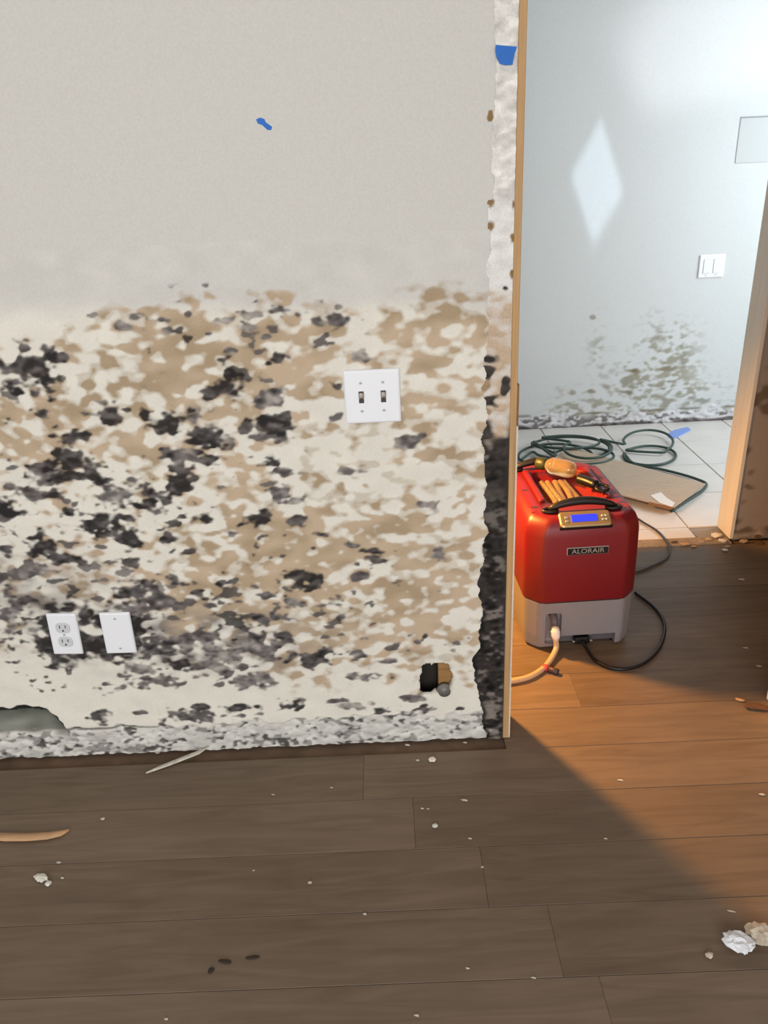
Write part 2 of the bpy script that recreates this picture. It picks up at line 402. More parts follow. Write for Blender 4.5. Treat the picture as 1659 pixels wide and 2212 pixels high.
# rough strip where the door casing was pulled off ------------------------------------------
xs2 = np.arange(.164, XJ, .0018); xs2 = np.append(xs2, XJ); zs2 = np.arange(0, 2.45, .0026)
X2, Z2 = np.meshgrid(xs2, zs2); P2, Q2 = survey(X2, Z2, YW)
s2 = X2.shape
a1 = gnoise(s2, 7, 4, 21); a2 = gnoise(s2, 4.2, 1.8, 22); a3 = gnoise(s2, 2.0, 1.0, 23); a4 = gnoise(s2, 12, 12, 24)
col1d = gnoise((s2[0], 8), .01, 4, 25)[:, :1]; col1e = gnoise((s2[0], 8), .01, 1.6, 26)[:, :1]
lx = np.interp(Q2, [0, 400, 600, 760, 1000, 1240, 1255, 1288, 1310, 1340, 1400, 1420, 1470, 1500, 1530, 1600], [.218, .216, .210, .206, .205, .205, .193, .195, .204, .195, .194, .178, .184, .194, .205, .214])
lx = lx+.0026*col1d+.0016*col1e
ins = sstep(-.0015, .0015, X2-lx)
white = LC((228, 226, 222))*(1+.05*a2[..., None]); rough_w = LC((226, 222, 216))*(1+.10*a2[..., None]+.06*a3[..., None])
wm = sstep(415, 440, Q2)[..., None]
c2 = rough_w*(1-wm)+white*wm
tw = sstep(612, 650, Q2+6*a1)*sstep(.75, -.4, -a2*.6-a1*.5+.0)
tw = np.clip(sstep(612, 660, Q2+8*a1)*(.75+.3*a2), 0, 1)[..., None]
c2 = c2*(1-tw)+LC((196, 172, 148))*tw
dk = sstep(900, 960, Q2+26*a1+26*a4+10*a2)
for cx, cy, rx, ry in [(1057,775,16,11),(1051,805,15,16),(1052,866,20,13),(1092,830,8,22),(1090,622,7,6)]:
    dk = np.maximum(dk, sstep(-.2, .35, 1-np.hypot((P2-cx)/rx, (Q2-cy)/ry)+.3*a2))
dkc = LC((52, 47, 44))*(1+.32*a2[..., None]+.2*a3[..., None])
lt = np.clip(sstep(.0, 1.3, a1*.6+a2*.7+.35*a3)*sstep(1040, 1250, Q2+20*a4), 0, 1)[..., None]
dkc = dkc*(1-lt*.8)+LC((132, 122, 115))*lt*.8
c2 = c2*(1-dk[..., None])+dkc*dk[..., None]
for cx, cy, rx, ry in [(1046,838,14,16),(1050,890,16,13)]:
    b = sstep(-.2, .3, 1-np.hypot((P2-cx)/rx, (Q2-cy)/ry)+.25*a2)[..., None]; c2 = c2*(1-b)+LC((164, 136, 106))*b
lowg = sstep(1480, 1580, Q2)[..., None]*sstep(-.3, 1.2, a2+a1*.5)[..., None]*.45
c2 = c2*(1-lowg)+LC((150, 140, 130))*lowg
# black seams and brown nicks along the torn left margin
sd = X2-lx
bk = np.exp(-((sd-.004)/.007)**2)*sstep(1120, 1180, Q2)*sstep(-.5, .4, a4+col1d*.5)
c2 = c2*(1-.92*bk[..., None])+LC((22, 21, 21))*.92*bk[..., None]
for cx, cy, rx, ry in [(1059,252,9,16),(1059,438,9,11),(1058,489,9,12),(1109,440,4,12),(1108,515,6,12),(1106,592,5,10)]:
    b = sstep(-.15, .5, 1-np.hypot((P2-cx)/rx, (Q2-cy)/ry)+.15*a3)[..., None]; c2 = c2*(1-b)+LC((140, 112, 76))*b
    ins = np.maximum(ins, b[..., 0])
endd = np.exp(-((XJ-X2)/.006)**2)*.7*sstep(880, 940, Q2)
c2 = c2*(1-endd[..., None])+LC((60, 55, 52))*endd[..., None]
d2 = -.0016-.0016*a2-.0007*a3
d2 = np.where(Q2[...] > 430, d2*.55-.0005, d2); d2 = np.where((Q2 > 430) & (Q2 < 610), -.0016, d2)
d2 = np.minimum(d2*sstep(-.001, .008, sd), -.0003)
M_scar = attr_mat('torn_casing_scar', grain=(300, .12), bump=(300, .5, .0015))
me = grid_mesh('casing_scar', xs2, zs2, YW-.0006, np.clip(c2, .004, 1), d2, ins < .5)
scar = new_obj('casing_scar', me, M_scar, wall)
scar['label'] = 'rough torn strip with black mould where the door casing was'

# door jamb ------------------------------------------------------------------------------
jamb = struct(box('trim_1', (XJ+.0003, YW-.004, .002), (XJ+.0145, YW+.116, 2.44), M_wood, None, .0012, 1))
jamb['label'] = 'bare pine door jamb edge beside the mouldy wall'
M_pinkish = mat('worn_white_jamb_paint', (216, 202, 186), .6, noise=(30, .14, (1, 1, 8)))
box('painted_edge', (XJ+.0145, YW-.002, .002), (XJ+.0185, YW+.110, .84), M_pinkish, jamb)
box('hinge_leaf_mark', (XJ+.0145, YW-.004, .842), (XJ+.0182, YW+.06, .93), mat('rusty_brown', (130, 92, 56), .7, noise=(60, .2)), jamb)
# right-hand side of the same doorway, just outside the frame
wr = struct(box('wall_front_right', (1.00, YW, 0), (2.6, YW+.105, 2.45), M_wall))
tr = struct(box('trim_2', (.986, YW-.004, .002), (.9998, YW+.108, 2.44), M_cream, None, .001, 1))
hd = struct(box('wall_header', (XJ+.02, YW, 2.06), (.985, YW+.105, 2.45), M_wall))

# ================================================================ the rest of the shell
struct(box('ceiling', (-3.1, -3.1, 2.452), (2.7, 4.2, 2.55), M_ceil))
struct(box('wall_left', (-3.1, -3.1, 0), (-3.001, 1.67, 2.45), M_wall))
struct(box('wall_right', (2.601, -3.1, 0), (2.7, 1.67, 2.45), M_wall))
# rear wall with a wide window opening behind the camera
struct(box('wall_rear', (-3, -3.1, 0), (2.6, -3.0, .45), M_wall))
struct(box('wall_rear_header', (-3, -3.1, 2.42), (2.6, -3.0, 2.45), M_wall))
for i, (a, b) in enumerate(((-3, -2.2), (1.4, 2.6))):
    struct(box('wall_rear_pier', (a, -3.1, .452), (b, -3.0, 2.418), M_wall))
# corridor
struct(box('wall_corridor_left', (-1.6, 1.672, 0), (-1.5, 2.608, 2.45), M_wall))
struct(box('wall_corridor_right', (2.3, 1.672, 0), (2.4, 2.608, 2.45), M_wall))
YM = 2.61
struct(box('wall_middle_left', (-1.6, YM, 0), (.40, YM+.11, 2.45), M_wall))
struct(box('wall_middle_header', (.402, YM, 2.1), (1.29, YM+.11, 2.45), M_wall))
# mould-spotted wall end, its paint darkened in place of shade, right of the second doorway
xs3 = np.arange(1.292, 2.4, .008); zs3 = np.concatenate([np.arange(0, 1.3, .008), np.linspace(1.3, 2.45, 8)])
X3, Z3 = np.meshgrid(xs3, zs3); P3, Q3 = survey(X3, Z3, YM); b1 = gnoise(X3.shape, 5, 5, 31); b2 = gnoise(X3.shape, 2, 1.6, 32)
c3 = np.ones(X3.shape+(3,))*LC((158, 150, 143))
mm = sstep(.1, .8, b1*.6+b2*.6+1.6*sstep(1.33, 1.50, X3)*sstep(1.0, .3, Z3)+.9*sstep(.12, .0, Z3)-.9)*.85
c3 = c3*(1-mm[..., None])+LC((98, 86, 68))*mm[..., None]
bs = sstep(.05, .035, Z3+.01*b1)*.8
c3 = c3*(1-bs[..., None])+(LC((150, 142, 134))*(1+.4*b2[..., None]))*bs[..., None]
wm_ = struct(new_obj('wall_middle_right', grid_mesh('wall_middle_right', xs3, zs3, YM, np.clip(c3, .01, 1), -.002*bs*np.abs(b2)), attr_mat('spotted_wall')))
box('rear_sheet', (1.292, YM+.10, 0), (2.4, YM+.11, 2.45), M_pale, wm_)
t3 = struct(box('trim_3', (1.277, YM-.003, .004), (1.2915, YM+.114, 2.44), M_cream, None, .002, 2))
t3['label'] = 'cream painted jamb at the far doorway'
# tiled room
YF = 4.02
struct(box('wall_tiled_room_left', (-.6, 2.722, 0), (-.5, YF, 2.45), M_pale))
struct(box('wall_tiled_room_right', (3.05, 2.722, 0), (3.15, YF, 2.45), M_pale))
struct(box('wall_middle_far_right', (2.402, YM+.0, 0), (3.15, YM+.11, 2.45), M_pale))
struct(box('ceiling_tiled_room', (2.702, 2.6, 2.452), (3.15, 4.2, 2.55), M_ceil))
xs4 = np.concatenate([np.linspace(-.5, .45, 5)[:-1], np.arange(.45, 2.1, .0055), np.linspace(2.1, 3.05, 5)])
zs4 = np.concatenate([np.arange(0, .86, .0055), np.linspace(.86, 2.45, 10)])
X4, Z4 = np.meshgrid(xs4, zs4); P4, Q4 = survey(X4, Z4, YF)
e1 = gnoise(X4.shape, 6, 3, 41); e2 = gnoise(X4.shape, 2.6, 1.3, 42); e3 = gnoise(X4.shape, 1.3, .8, 43); e4 = gnoise(X4.shape, 14, 9, 44)
FARP = LC((211, 214, 214))
c4 = np.ones(X4.shape+(3,))*FARP
dens = .75*np.exp(-(((P4-1440)/62)**2+((Q4-770)/75)**2))+.55*np.exp(-(((P4-1360)/40)**2+((Q4-820)/35)**2))+.5*sstep(800, 890, Q4)*sstep(-.8, .8, e4)+.35*np.exp(-(((P4-1290)/22)**2+((Q4-760)/70)**2))+.4*np.exp(-(((P4-1520)/90)**2+((Q4-860)/40)**2))
ms = sstep(-.7, 1.3, .35*e1+.6*e2+.5*e3+2.2*dens-1.0)*np.clip(dens*1.6, 0, .8)
mc = LC((140, 134, 112))*(1+.12*e4[..., None])
c4 = c4*(1-ms[..., None])+mc*ms[..., None]
for cx, cy, rx, ry, k in [(1280,685,7,5,.6),(1374,801,11,8,.85),(1355,846,10,6,.7),(1310,838,9,6,.6),(1280,846,8,6,.65),(1240,849,7,5,.5),(1440,795,18,6,.5),(1350,792,7,4,.5)]:
    b = (sstep(-.3, .5, 1-np.hypot((P4-cx)/rx, (Q4-cy)/ry)+.2*e2)*k)[..., None]; c4 = c4*(1-b)+LC((120, 102, 72))*b
st4 = sstep(.078, .064, Z4+.006*e1+.004*e2)
kk = sstep(.1, .9, .5*e2+.6*e3+.4*e1+.5*sstep(1450, 1150, P4))[..., None]*.8
sc4 = LC((214, 212, 214))*(1-kk)+LC((92, 84, 80))*kk
top4 = np.exp(-((Z4-.078)/.007)**2)*sstep(-.5, .6, e1)*.8
c4 = c4*(1-st4[..., None])+sc4*st4[..., None]
c4 = c4*(1-top4[..., None])+LC((110, 98, 78))*top4[..., None]
bot4 = sstep(.022, .010, Z4+.006*e1)[..., None]*.85
c4 = c4*(1-bot4)+LC((74, 64, 58))*bot4
fz4 = (Z4 < .85)[..., None] & ((X4 > .45) & (X4 < 2.1))[..., None]
c4 = np.where(fz4, c4, FARP)
struct(new_obj('wall_far', grid_mesh('wall_far', xs4, zs4, YF, np.clip(c4, .01, 1), -.004*st4*np.abs(e2)), attr_mat('far_wall_paint', .55, (120, .03), (160, .12, .001))))

# ================================================================ floors
floor = struct(box('floor', (-3, -3, -.03), (2.6, 2.63, -.009), M_sub))
def plank_mat(name, c0, c1):
    m = bpy.data.materials.new(name); m.use_nodes = True; nt = m.node_tree; b = nt.nodes['Principled BSDF']
    b.inputs['Roughness'].default_value = .5; b.inputs['Specular IOR Level'].default_value = .4
    tc = nt.nodes.new('ShaderNodeTexCoord'); oi = nt.nodes.new('ShaderNodeObjectInfo')
    ad = nt.nodes.new('ShaderNodeVectorMath'); ad.operation = 'ADD'
    sc_ = nt.nodes.new('ShaderNodeVectorMath'); sc_.operation = 'SCALE'; sc_.inputs['Scale'].default_value = 37.0
    cb = nt.nodes.new('ShaderNodeCombineXYZ')
    for i in range(3): nt.links.new(oi.outputs['Random'], cb.inputs[i])
    nt.links.new(cb.outputs[0], sc_.inputs[0]); nt.links.new(tc.outputs['Object'], ad.inputs[0]); nt.links.new(sc_.outputs[0], ad.inputs[1])
    mp = nt.nodes.new('ShaderNodeMapping'); mp.inputs['Scale'].default_value = (1.2, 11, 11)
    nt.links.new(ad.outputs[0], mp.inputs[0])
    n = nt.nodes.new('ShaderNodeTexNoise'); n.inputs['Scale'].default_value = 3.2; n.inputs['Detail'].default_value = 8; n.inputs['Distortion'].default_value = 1.2
    nt.links.new(mp.outputs[0], n.inputs['Vector'])
    n2 = nt.nodes.new('ShaderNodeTexNoise'); n2.inputs['Scale'].default_value = 3.0; n2.inputs['Detail'].default_value = 3
    nt.links.new(tc.outputs['Object'], n2.inputs['Vector'])
    mx0 = nt.nodes.new('ShaderNodeMath'); mx0.operation = 'MULTIPLY_ADD'; mx0.inputs[1].default_value = .55
    m2 = nt.nodes.new('ShaderNodeMath'); m2.operation = 'MULTIPLY'; m2.inputs[1].default_value = .30
    nt.links.new(n2.outputs[0], m2.inputs[0]); nt.links.new(n.outputs[0], mx0.inputs[0]); nt.links.new(m2.outputs[0], mx0.inputs[2])
    m3 = nt.nodes.new('ShaderNodeMath'); m3.operation = 'MULTIPLY_ADD'; m3.inputs[1].default_value = .12
    nt.links.new(oi.outputs['Random'], m3.inputs[0]); nt.links.new(mx0.outputs[0], m3.inputs[2])
    cr = nt.nodes.new('ShaderNodeValToRGB'); cr.color_ramp.elements[0].position = .3; cr.color_ramp.elements[1].position = .68
    cr.color_ramp.elements[0].color = L4(c0); cr.color_ramp.elements[1].color = L4(c1)
    nt.links.new(m3.outputs[0], cr.inputs[0]); nt.links.new(cr.outputs[0], b.inputs['Base Color'])
    bp_ = nt.nodes.new('ShaderNodeBump'); bp_.inputs['Strength'].default_value = .12; bp_.inputs['Distance'].default_value = .001
    nt.links.new(n.outputs[0], bp_.inputs['Height']); nt.links.new(bp_.outputs[0], b.inputs['Normal'])
    return m
M_plank = plank_mat('brown_vinyl_plank', (97, 81, 66), (127, 109, 91))
PW, PL = .150, 1.22
plank_cache = {}
def plank(x0, x1, y0, y1):
    key = (round(x1-x0, 4), round(y1-y0, 4))
    if key not in plank_cache:
        hw, hd_ = (x1-x0)/2-.0002, (y1-y0)/2-.0005
        b = .0006
        plank_cache[key] = bm_mesh(loft_bm([rrect(2*hw, 2*hd_, .0005, -.0085, 1), rrect(2*hw, 2*hd_, .0005, -b, 1), rrect(2*hw-2*b, 2*hd_-2*b, .0005, 0, 1)]), 'plank')
        plank_cache[key].materials.append(M_plank)
    return new_obj('plank', plank_cache[key], None, floor, ((x0+x1)/2, (y0+y1)/2, 0))
ends = {0: -.098, 1: .019, 2: .158, 3: .274}          # board ends seen in front of the wall
rr = random.Random(4)
for k in range(-7, 31):
    yb = 1.523-PW*k; ya = yb-PW
    ya = max(ya, -3.0); yb = min(yb, 2.575)
    if yb-ya < .01: continue
    xs_ = ends.get(k, rr.uniform(0, PL)); left = .262 if k == -1 else -3   # bare gap along the foot of the wall
    x = xs_
    while x > -3: x -= PL
    while x < 2.6:
        a, b_ = max(x, left), min(x+PL, 2.6)
        if b_-a > .02: plank(a, b_, ya, yb)
        x += PL
# raw threshold, then tiles
M_thr = mat('dirty_mortar', (150, 134, 116), .9, noise=(45, .28), bump=(80, .6, .004))
thr = struct(box('trim_4', (.402, 2.577, -.008), (1.276, 2.632, .004), M_thr, None, .002, 1)); thr['label'] = 'dirty broken mortar edge between planks and tiles'
tf = struct(box('floor_tiled', (-.5, 2.633, -.03), (3.05, YF, -.004), M_grout))
M_tile = mat('pale_stone_tile', (216, 210, 204), .3, noise=(5, .07, (1, 2, 1)), spec=.5)
TS = .33; tiles = {}
x0 = 1.165-5*TS
while x0 < 3.05:
    for k in range(-1, 5):
        y0 = 2.725+k*TS
        a, b_ = max(x0, -.5), min(x0+TS, 3.05); c_, d_ = max(y0, 2.634), min(y0+TS, YF-.001)
        if b_-a < .02 or d_-c_ < .02: continue
        if (a < .40 or b_ > 1.277) and c_ < 2.722: c_ = 2.722
        if d_-c_ < .02: continue
        key = (round(b_-a, 3), round(d_-c_, 3))
        if key not in tiles:
            w_, h_ = b_-a-.005, d_-c_-.005
            tiles[key] = bm_mesh(loft_bm([rrect(w_, h_, .002, -.004, 1), rrect(w_, h_, .002, .0015, 1), rrect(w_-.003, h_-.003, .002, .003, 1)]), 'tile')
            tiles[key].materials.append(M_tile)
        new_obj('tile', tiles[key], None, tf, ((a+b_)/2, (c_+d_)/2, .001))
    x0 += TS

# ================================================================ things on the walls
def plate_bm(w, h, t=.006):
    b = loft_bm([rrect(w, h, .003, 0, 3), rrect(w, h, .003, t*.45, 3), rrect(w-.004, h-.004, .003, t*.85, 3), rrect(w-.009, h-.009, .003, t, 3)])
    bmesh.ops.rotate(b, verts=b.verts, matrix=Matrix.Rotation(math.pi/2, 3, 'X'))
    return b                               # lies in xz, front towards -y
def disc(name, r, t, loc, m, parent, seg=16, flat=1.0):
    b = bmesh.new(); bmesh.ops.create_cone(b, segments=seg, radius1=r, radius2=r*.85, depth=t, cap_ends=True)
    bmesh.ops.rotate(b, verts=b.verts, matrix=Matrix.Rotation(math.pi/2, 3, 'X'))
    for v in b.verts: v.co.z *= flat
    return new_obj(name, bm_mesh(b, name), m, parent, loc)
def screw(parent, x, z, y=-.0066):
    s_ = disc('screw', .0036, .0012, (x, y, z), M_screw, parent, 12)
    box('slot', (-.0026, -.0009, -.0004), (.0026, -.0004, .0004), M_slot, s_)
    return s_
# duplex socket
o = empty('outlet_cover', (-.793, YW-.0008, .374)); o.rotation_euler = (0, math.radians(2.5), 0)
tag(o, 'white two-socket wall outlet cover ringed by black mould, low on the left', 'outlet cover')
new_obj('plate', bm_mesh(plate_bm(.071, .1145), 'plate'), M_white, o)
for sz in (.0195, -.0195):
    b = loft_bm([rrect(.034, .0285, .011, 0, 5), rrect(.034, .0285, .011, .0018, 5), rrect(.032, .0265, .010, .0025, 5)])
    bmesh.ops.rotate(b, verts=b.verts, matrix=Matrix.Rotation(math.pi/2, 3, 'X'))
    rc = new_obj('receptacle', bm_mesh(b, 'receptacle'), M_screw, o, (0, -.0055, sz))
    box('slot', (-.0078, -.0029, -.001), (-.0058, -.0024, .0075), M_slot, rc)
    box('slot', (.0058, -.0029, .0), (.0078, -.0024, .0075), M_slot, rc)
    disc('slot', .0026, .0006, (0, -.0027, -.0075), M_slot, rc, 10)
screw(o, 0, 0)
o = empty('blank_cover', (-.666, YW-.0008, .370)); o.rotation_euler = (0, math.radians(1.2), 0)
tag(o, 'blank white wall cover plate with two screws beside the outlet', 'cover plate')
new_obj('plate', bm_mesh(plate_bm(.073, .1145), 'plate'), M_white, o)
screw(o, 0, .0415); screw(o, 0, -.0415)
M_toggle = mat('shade_toned_toggle', (196, 186, 170), .4)  # tan tone paints in the shade on the levers
def switch_plate(name, loc, label, scale=1.0):
    o = empty(name, loc); tag(o, label, 'light switch')
    new_obj('plate', bm_mesh(plate_bm(.117*scale, .1145*scale), 'plate'), M_white, o)
    for sx in (-.023, .023):
        box('toggle_opening', (sx-.0053, -.0068, -.0125), (sx+.0053, -.0058, .0125), M_slot, o, .0003, 1)
        b = loft_bm([[(sx-.0045, -.0062, -.006), (sx+.0045, -.0062, -.006), (sx+.0045, -.0062, .009), (sx-.0045, -.0062, .009)],
                     [(sx-.0035, -.0185, .0075), (sx+.0035, -.0185, .0075), (sx+.0035, -.0165, .0125), (sx-.0035, -.0165, .0125)]])
        bmesh.ops.bevel(b, geom=b.edges[:], offset=.0008, segments=2, affect='EDGES')
        new_obj('toggle', bm_mesh(b, 'toggle', True), M_toggle, o)
        screw(o, sx, .030); screw(o, sx, -.030)
    return o
switch_plate('switch_plate', (-.029, YW-.0008, .9205), 'white double light switch plate on the mouldy wall')
o = empty('far_outlet_plate', (1.664, YF-.0008, .819)); o.name = 'switch_plate'
tag(o, 'square white double plate on the pale wall of the tiled room', 'wall plate')
new_obj('plate', bm_mesh(plate_bm(.128, .112), 'plate'), M_white, o)
for sx in (-.026, .024):
    box('rocker', (sx-.016, -.0085, -.033), (sx+.016, -.0055, .033), M_white, o, .001, 1)
    box('shadow_gap', (sx-.0175, -.0062, -.0345), (sx+.0175, -.0056, .0345), M_screw, o)
screw(o, -.026, -.042); screw(o, .024, -.042)
# pale cover panel high on the far wall
o = empty('access_panel', (1.815, YF-.0008, 1.384)); tag(o, 'pale flush cover panel high on the far wall, cut by the picture edge', 'panel')
new_obj('cover', bm_mesh(plate_bm(.20, .195, .0022), 'cover'), mat('panel_paint', (196, 199, 199), .55), o)
box('top_lip', (-.098, -.007, .0978), (.098, -.0005, .1005), mat('panel_lip', (150, 152, 150), .6), o)

def sheet(name, pts, th, m, parent=None, warp=None):
    """flat piece from an outline of points, given thickness along its normal"""
    P = [Vector(p) for p in pts]
    n = Vector((0, 0, 0))
    for i in range(len(P)): n += P[i].cross(P[(i+1) % len(P)])
    n.normalize()
    b = loft_bm([[p for p in P], [p+n*th for p in P]])
    return new_obj(name, bm_mesh(b, name), m, parent)
pt = [(1071, 97), (1094, 99), (1117, 101), (1111, 117), (1109, 128), (1107, 140), (1092, 141), (1080, 138), (1073, 126), (1070, 110)]
tag(sheet('masking_tape', [onY(x, y, YW-.0066) for x, y in pt], -.0006, M_tape), 'torn square of blue masking tape on the white casing strip', 'tape')
pt = [(553, 258), (562, 254), (571, 257), (574, 264), (588, 274), (586, 281), (578, 281), (566, 270), (557, 267)]
tag(sheet('masking_tape', [onY(x, y, YW-.0003) for x, y in pt], .0008, M_tape), 'tiny blue tape scrap alone on the clean upper wall', 'tape')

# ================================================================ dehumidifier
M_red = mat('red_plastic', (114, 18, 26), .42, noise=(160, .05), bump=(420, .12, .0006))
M_dgrey = mat('grey_plastic', (128, 124, 126), .5, noise=(160, .04), bump=(420, .1, .0006))
M_dgrey2 = mat('dark_grey_plastic', (86, 82, 86), .55)
M_gold = mat('bronze_panel', (172, 150, 112), .32, .55)
M_lcd = mat('blue_screen', (30, 40, 200), .2, emit=((52, 62, 255), 1.1))
M_lcdtxt = mat('screen_marks', (12, 16, 120), .3)
M_badge = mat('black_badge', (26, 24, 26), .3)
M_silver = mat('silver_letters', (196, 192, 190), .3, .6)
D = empty('dehumidifier', (.540, 2.178, 0), math.radians(2.0))
tag(D, 'red and grey portable dehumidifier standing in the doorway', 'dehumidifier')
def fp(w, d, ch, z):            # footprint with softened chamfer corners
    pts = []; rd = .010
    def rnd(p, a_, b_):         # soften one corner with three points
        p, a_, b_ = Vector(p), Vector(a_), Vector(b_)
        u, v = (a_-p).normalized()*rd, (b_-p).normalized()*rd
        return [p+u, p+(u+v)*.22, p+v]
    X, Y = w/2, d/2
    poly = [(X, Y-ch), (X-ch, Y), (-X+ch, Y), (-X, Y-ch), (-X, -Y+ch), (-X+ch, -Y), (X-ch, -Y), (X, -Y+ch)]
    for i in range(8):
        pts += [(q_.x, q_.y, z) for q_ in rnd(poly[i], poly[i-1], poly[(i+1) % 8])]
    return pts
FY = -.236
w, d = .334, .472
loops = [fp(w-.004, d-.004, .044, .167), fp(w, d, .046, .171), fp(w, d, .046, .30), fp(w-.002, d-.002, .046, .375), fp(w-.008, d-.008, .046, .398),
         fp(w-.022, d-.022, .046, .416), fp(w-.044, d-.044, .044, .427), fp(w-.062, d-.062, .04, .430)]
tr_ = [[(x, y, z) for x, y, z in rrect(.168, .262, .03, z_, 5, 0, .012)] for z_ in (.430, .428)] + \
      [rrect(.150, .244, .024, .402, 5, 0, .012)]
body = new_obj('shell', bm_mesh(loft_bm(loops+tr_), 'shell', True), M_red, D)
# raised rails beside the trough
for sx in (-1, 1):
    b = box_bm((sx*.098-.009, -.10, .424), (sx*.098+.009, .145, .440), .006, 3)
    new_obj('rail', bm_mesh(b, 'rail', True), M_red, D)
    for yy in (-.13, .0, .165):
        box('vent_notch', (sx*.128-.010, yy-.004, .4262), (sx*.128+.010, yy+.004, .4302), M_badge, body)
    box('latch', (sx*.136-.008, -.165, .424), (sx*.136+.008, -.135, .431), mat('dark_red_latch', (120, 20, 26), .5), D, .002, 1)
new_obj('seam', bm_mesh(loft_bm([fp(.326, .464, .042, .163), fp(.326, .464, .042, .169)]), 'seam'), M_badge, D)
# grey base with the hollows cut into its front
bw, bd = .322, .460
bb = loft_bm([fp(bw-.010, bd-.008, .034, .008), fp(bw-.004, bd-.004, .036, .014), fp(bw, bd, .036, .05), fp(bw+.004, bd+.004, .038, .1645)])
bo = new_obj('base', bm_mesh(bb, 'base'), M_dgrey, D)
def cut(o, lo, hi, bev=0.004):
    c_ = new_obj('cutter', bm_mesh(box_bm(lo, hi, bev, 2), 'cutter'))
    c_.parent = o.parent
    md = o.modifiers.new('b', 'BOOLEAN'); md.operation = 'DIFFERENCE'; md.object = c_; md.solver = 'EXACT'
    dg = bpy.context.evaluated_depsgraph_get(); dg.update()
    me_ = bpy.data.meshes.new_from_object(o.evaluated_get(dg))
    o.modifiers.clear(); old = o.data; o.data = me_; bpy.data.meshes.remove(old)
    cm = c_.data; bpy.data.objects.remove(c_); bpy.data.meshes.remove(cm)
bpy.context.view_layer.update()
cut(bo, (-.072, -.26, -.02), (.108, -.200, .046))
cut(bo, (-.106, -.26, .020), (-.058, -.212, .128), .010)
box('recess_panel', (-.105, -.2105, .014), (.107, -.2085, .126), M_dgrey2, D)
for sx in (-1, 1):
    for sy in (-1, 1):
        bt = bmesh.new(); bmesh.ops.create_cone(bt, segments=16, radius1=.015, radius2=.018, depth=.013, cap_ends=True)
        new_obj('foot', bm_mesh(bt, 'foot'), M_black, D, (sx*.118, sy*.190, .0065))
# control panel on the sloping front edge
pn = empty('t'); bpy.data.objects.remove(pn)
def local(parent, o, loc, rx):
    o.location = loc; o.rotation_euler = (rx, 0, 0); return o
b = loft_bm([rrect(.146, .050, .010, -.006, 4), rrect(.146, .050, .010, .006, 4), rrect(.138, .043, .008, .009, 4)])
panel = local(D, new_obj('control_panel', bm_mesh(b, 'control_panel'), M_gold, D), (-.004, -.2135, .4205), math.radians(34))
box('lcd_screen', (-.040, -.0105, .0088), (.034, .0125, .0102), M_lcd, panel, .001, 1)
for k in range(4):
    box('button', (.046+.010*(k % 2), -.010+.012*(k//2), .0088), (.053+.010*(k % 2), -.004+.012*(k//2), .0106), M_silver, panel, .0012, 1)
for k in range(2):
    box('button', (-.058, -.010+.012*k, .0088), (-.048, -.004+.012*k, .0106), M_silver, panel, .0012, 1)
box('bezel', (-.074, -.0265, -.0075), (.074, -.0225, .004), M_badge, panel)
# name badge
bdg = box('badge', (-.056, -.2385, .322), (.064, -.2345, .346), M_silver, D, .0015, 1)
box('badge_face', (-.054, -.2392, .324), (.062, -.2386, .344), M_badge, bdg)
def text_mesh(txt, size, m, parent, loc, rot):
    cu = bpy.data.curves.new('t', 'FONT'); cu.body = txt; cu.size = size; cu.extrude = .0004; cu.align_x = 'CENTER'; cu.align_y = 'CENTER'
    to = bpy.data.objects.new('t', cu); col.objects.link(to)
    dg = bpy.context.evaluated_depsgraph_get(); dg.update()
    me_ = bpy.data.meshes.new_from_object(to.evaluated_get(dg)); bpy.data.objects.remove(to)
    o_ = new_obj('lettering', me_, m, parent, loc); o_.rotation_euler = rot
    return o_
lt_ = text_mesh('ALORAIR', .0205, M_silver, bdg, (.004, -.2396, .334), (math.pi/2, 0, 0)); lt_.scale = (1.12, 1, 1)
# carrying handles on the top
def handle(y0, x0, x1, z=.432):
    L_ = x1-x0
    path = [(x0+L_*t, y0+.004*math.sin(math.pi*t), z+.006+.020*math.sin(math.pi*t)**.7) for t in [i/14 for i in range(15)]]
    h_ = tube('handle', path, .011, M_blacksoft, D, 10, taper=[.006+.0065*math.sin(math.pi*i/14)**.6 for i in range(15)])
    for xe in (x0+.004, x1-.006):
        ring = [(xe+.020*math.cos(a), y0+.012*math.sin(a), z+.003) for a in [2*math.pi*k/16 for k in range(16)]]
        bm_ = tube_bm(catmull(ring, 2, True)+[Vector(ring[0])], .0055, 6)
        new_obj('pivot_loop', bm_mesh(bm_, 'pivot_loop', True), M_blacksoft, h_)
handle(-.168, -.096, .098)
handle(.166, -.128, .050)
# power inlet, plug and its cord round the right side
pl_ = box('plug', (-.016, -.238, .016), (.030, -.205, .040), M_black, D, .007, 3)
for sx in (-.022, .030):
    box('clip', (sx, -.236, .024), (sx+.008, -.226, .028), M_silver, pl_, .001, 1)
Dm = Matrix.Translation(D.location) @ Matrix.Rotation(math.radians(2.0), 4, 'Z'); Di = Dm.inverted()
pw = [Dm @ Vector((.006, -.238, .028)), Dm @ Vector((.012, -.258, .020)), onZ(1283, 1424, .008), onZ(1312, 1440, .007), onZ(1350, 1445, .007), onZ(1390, 1433, .007), onZ(1421, 1404, .007), onZ(1435, 1368, .007), onZ(1432, 1338, .007), onZ(1412, 1311, .007), onZ(1388, 1292, .007), onZ(1372, 1280, .007)]
tube('power_cord', [Di @ p for p in catmull(pw, 8)], .0052, M_black, D, 8)
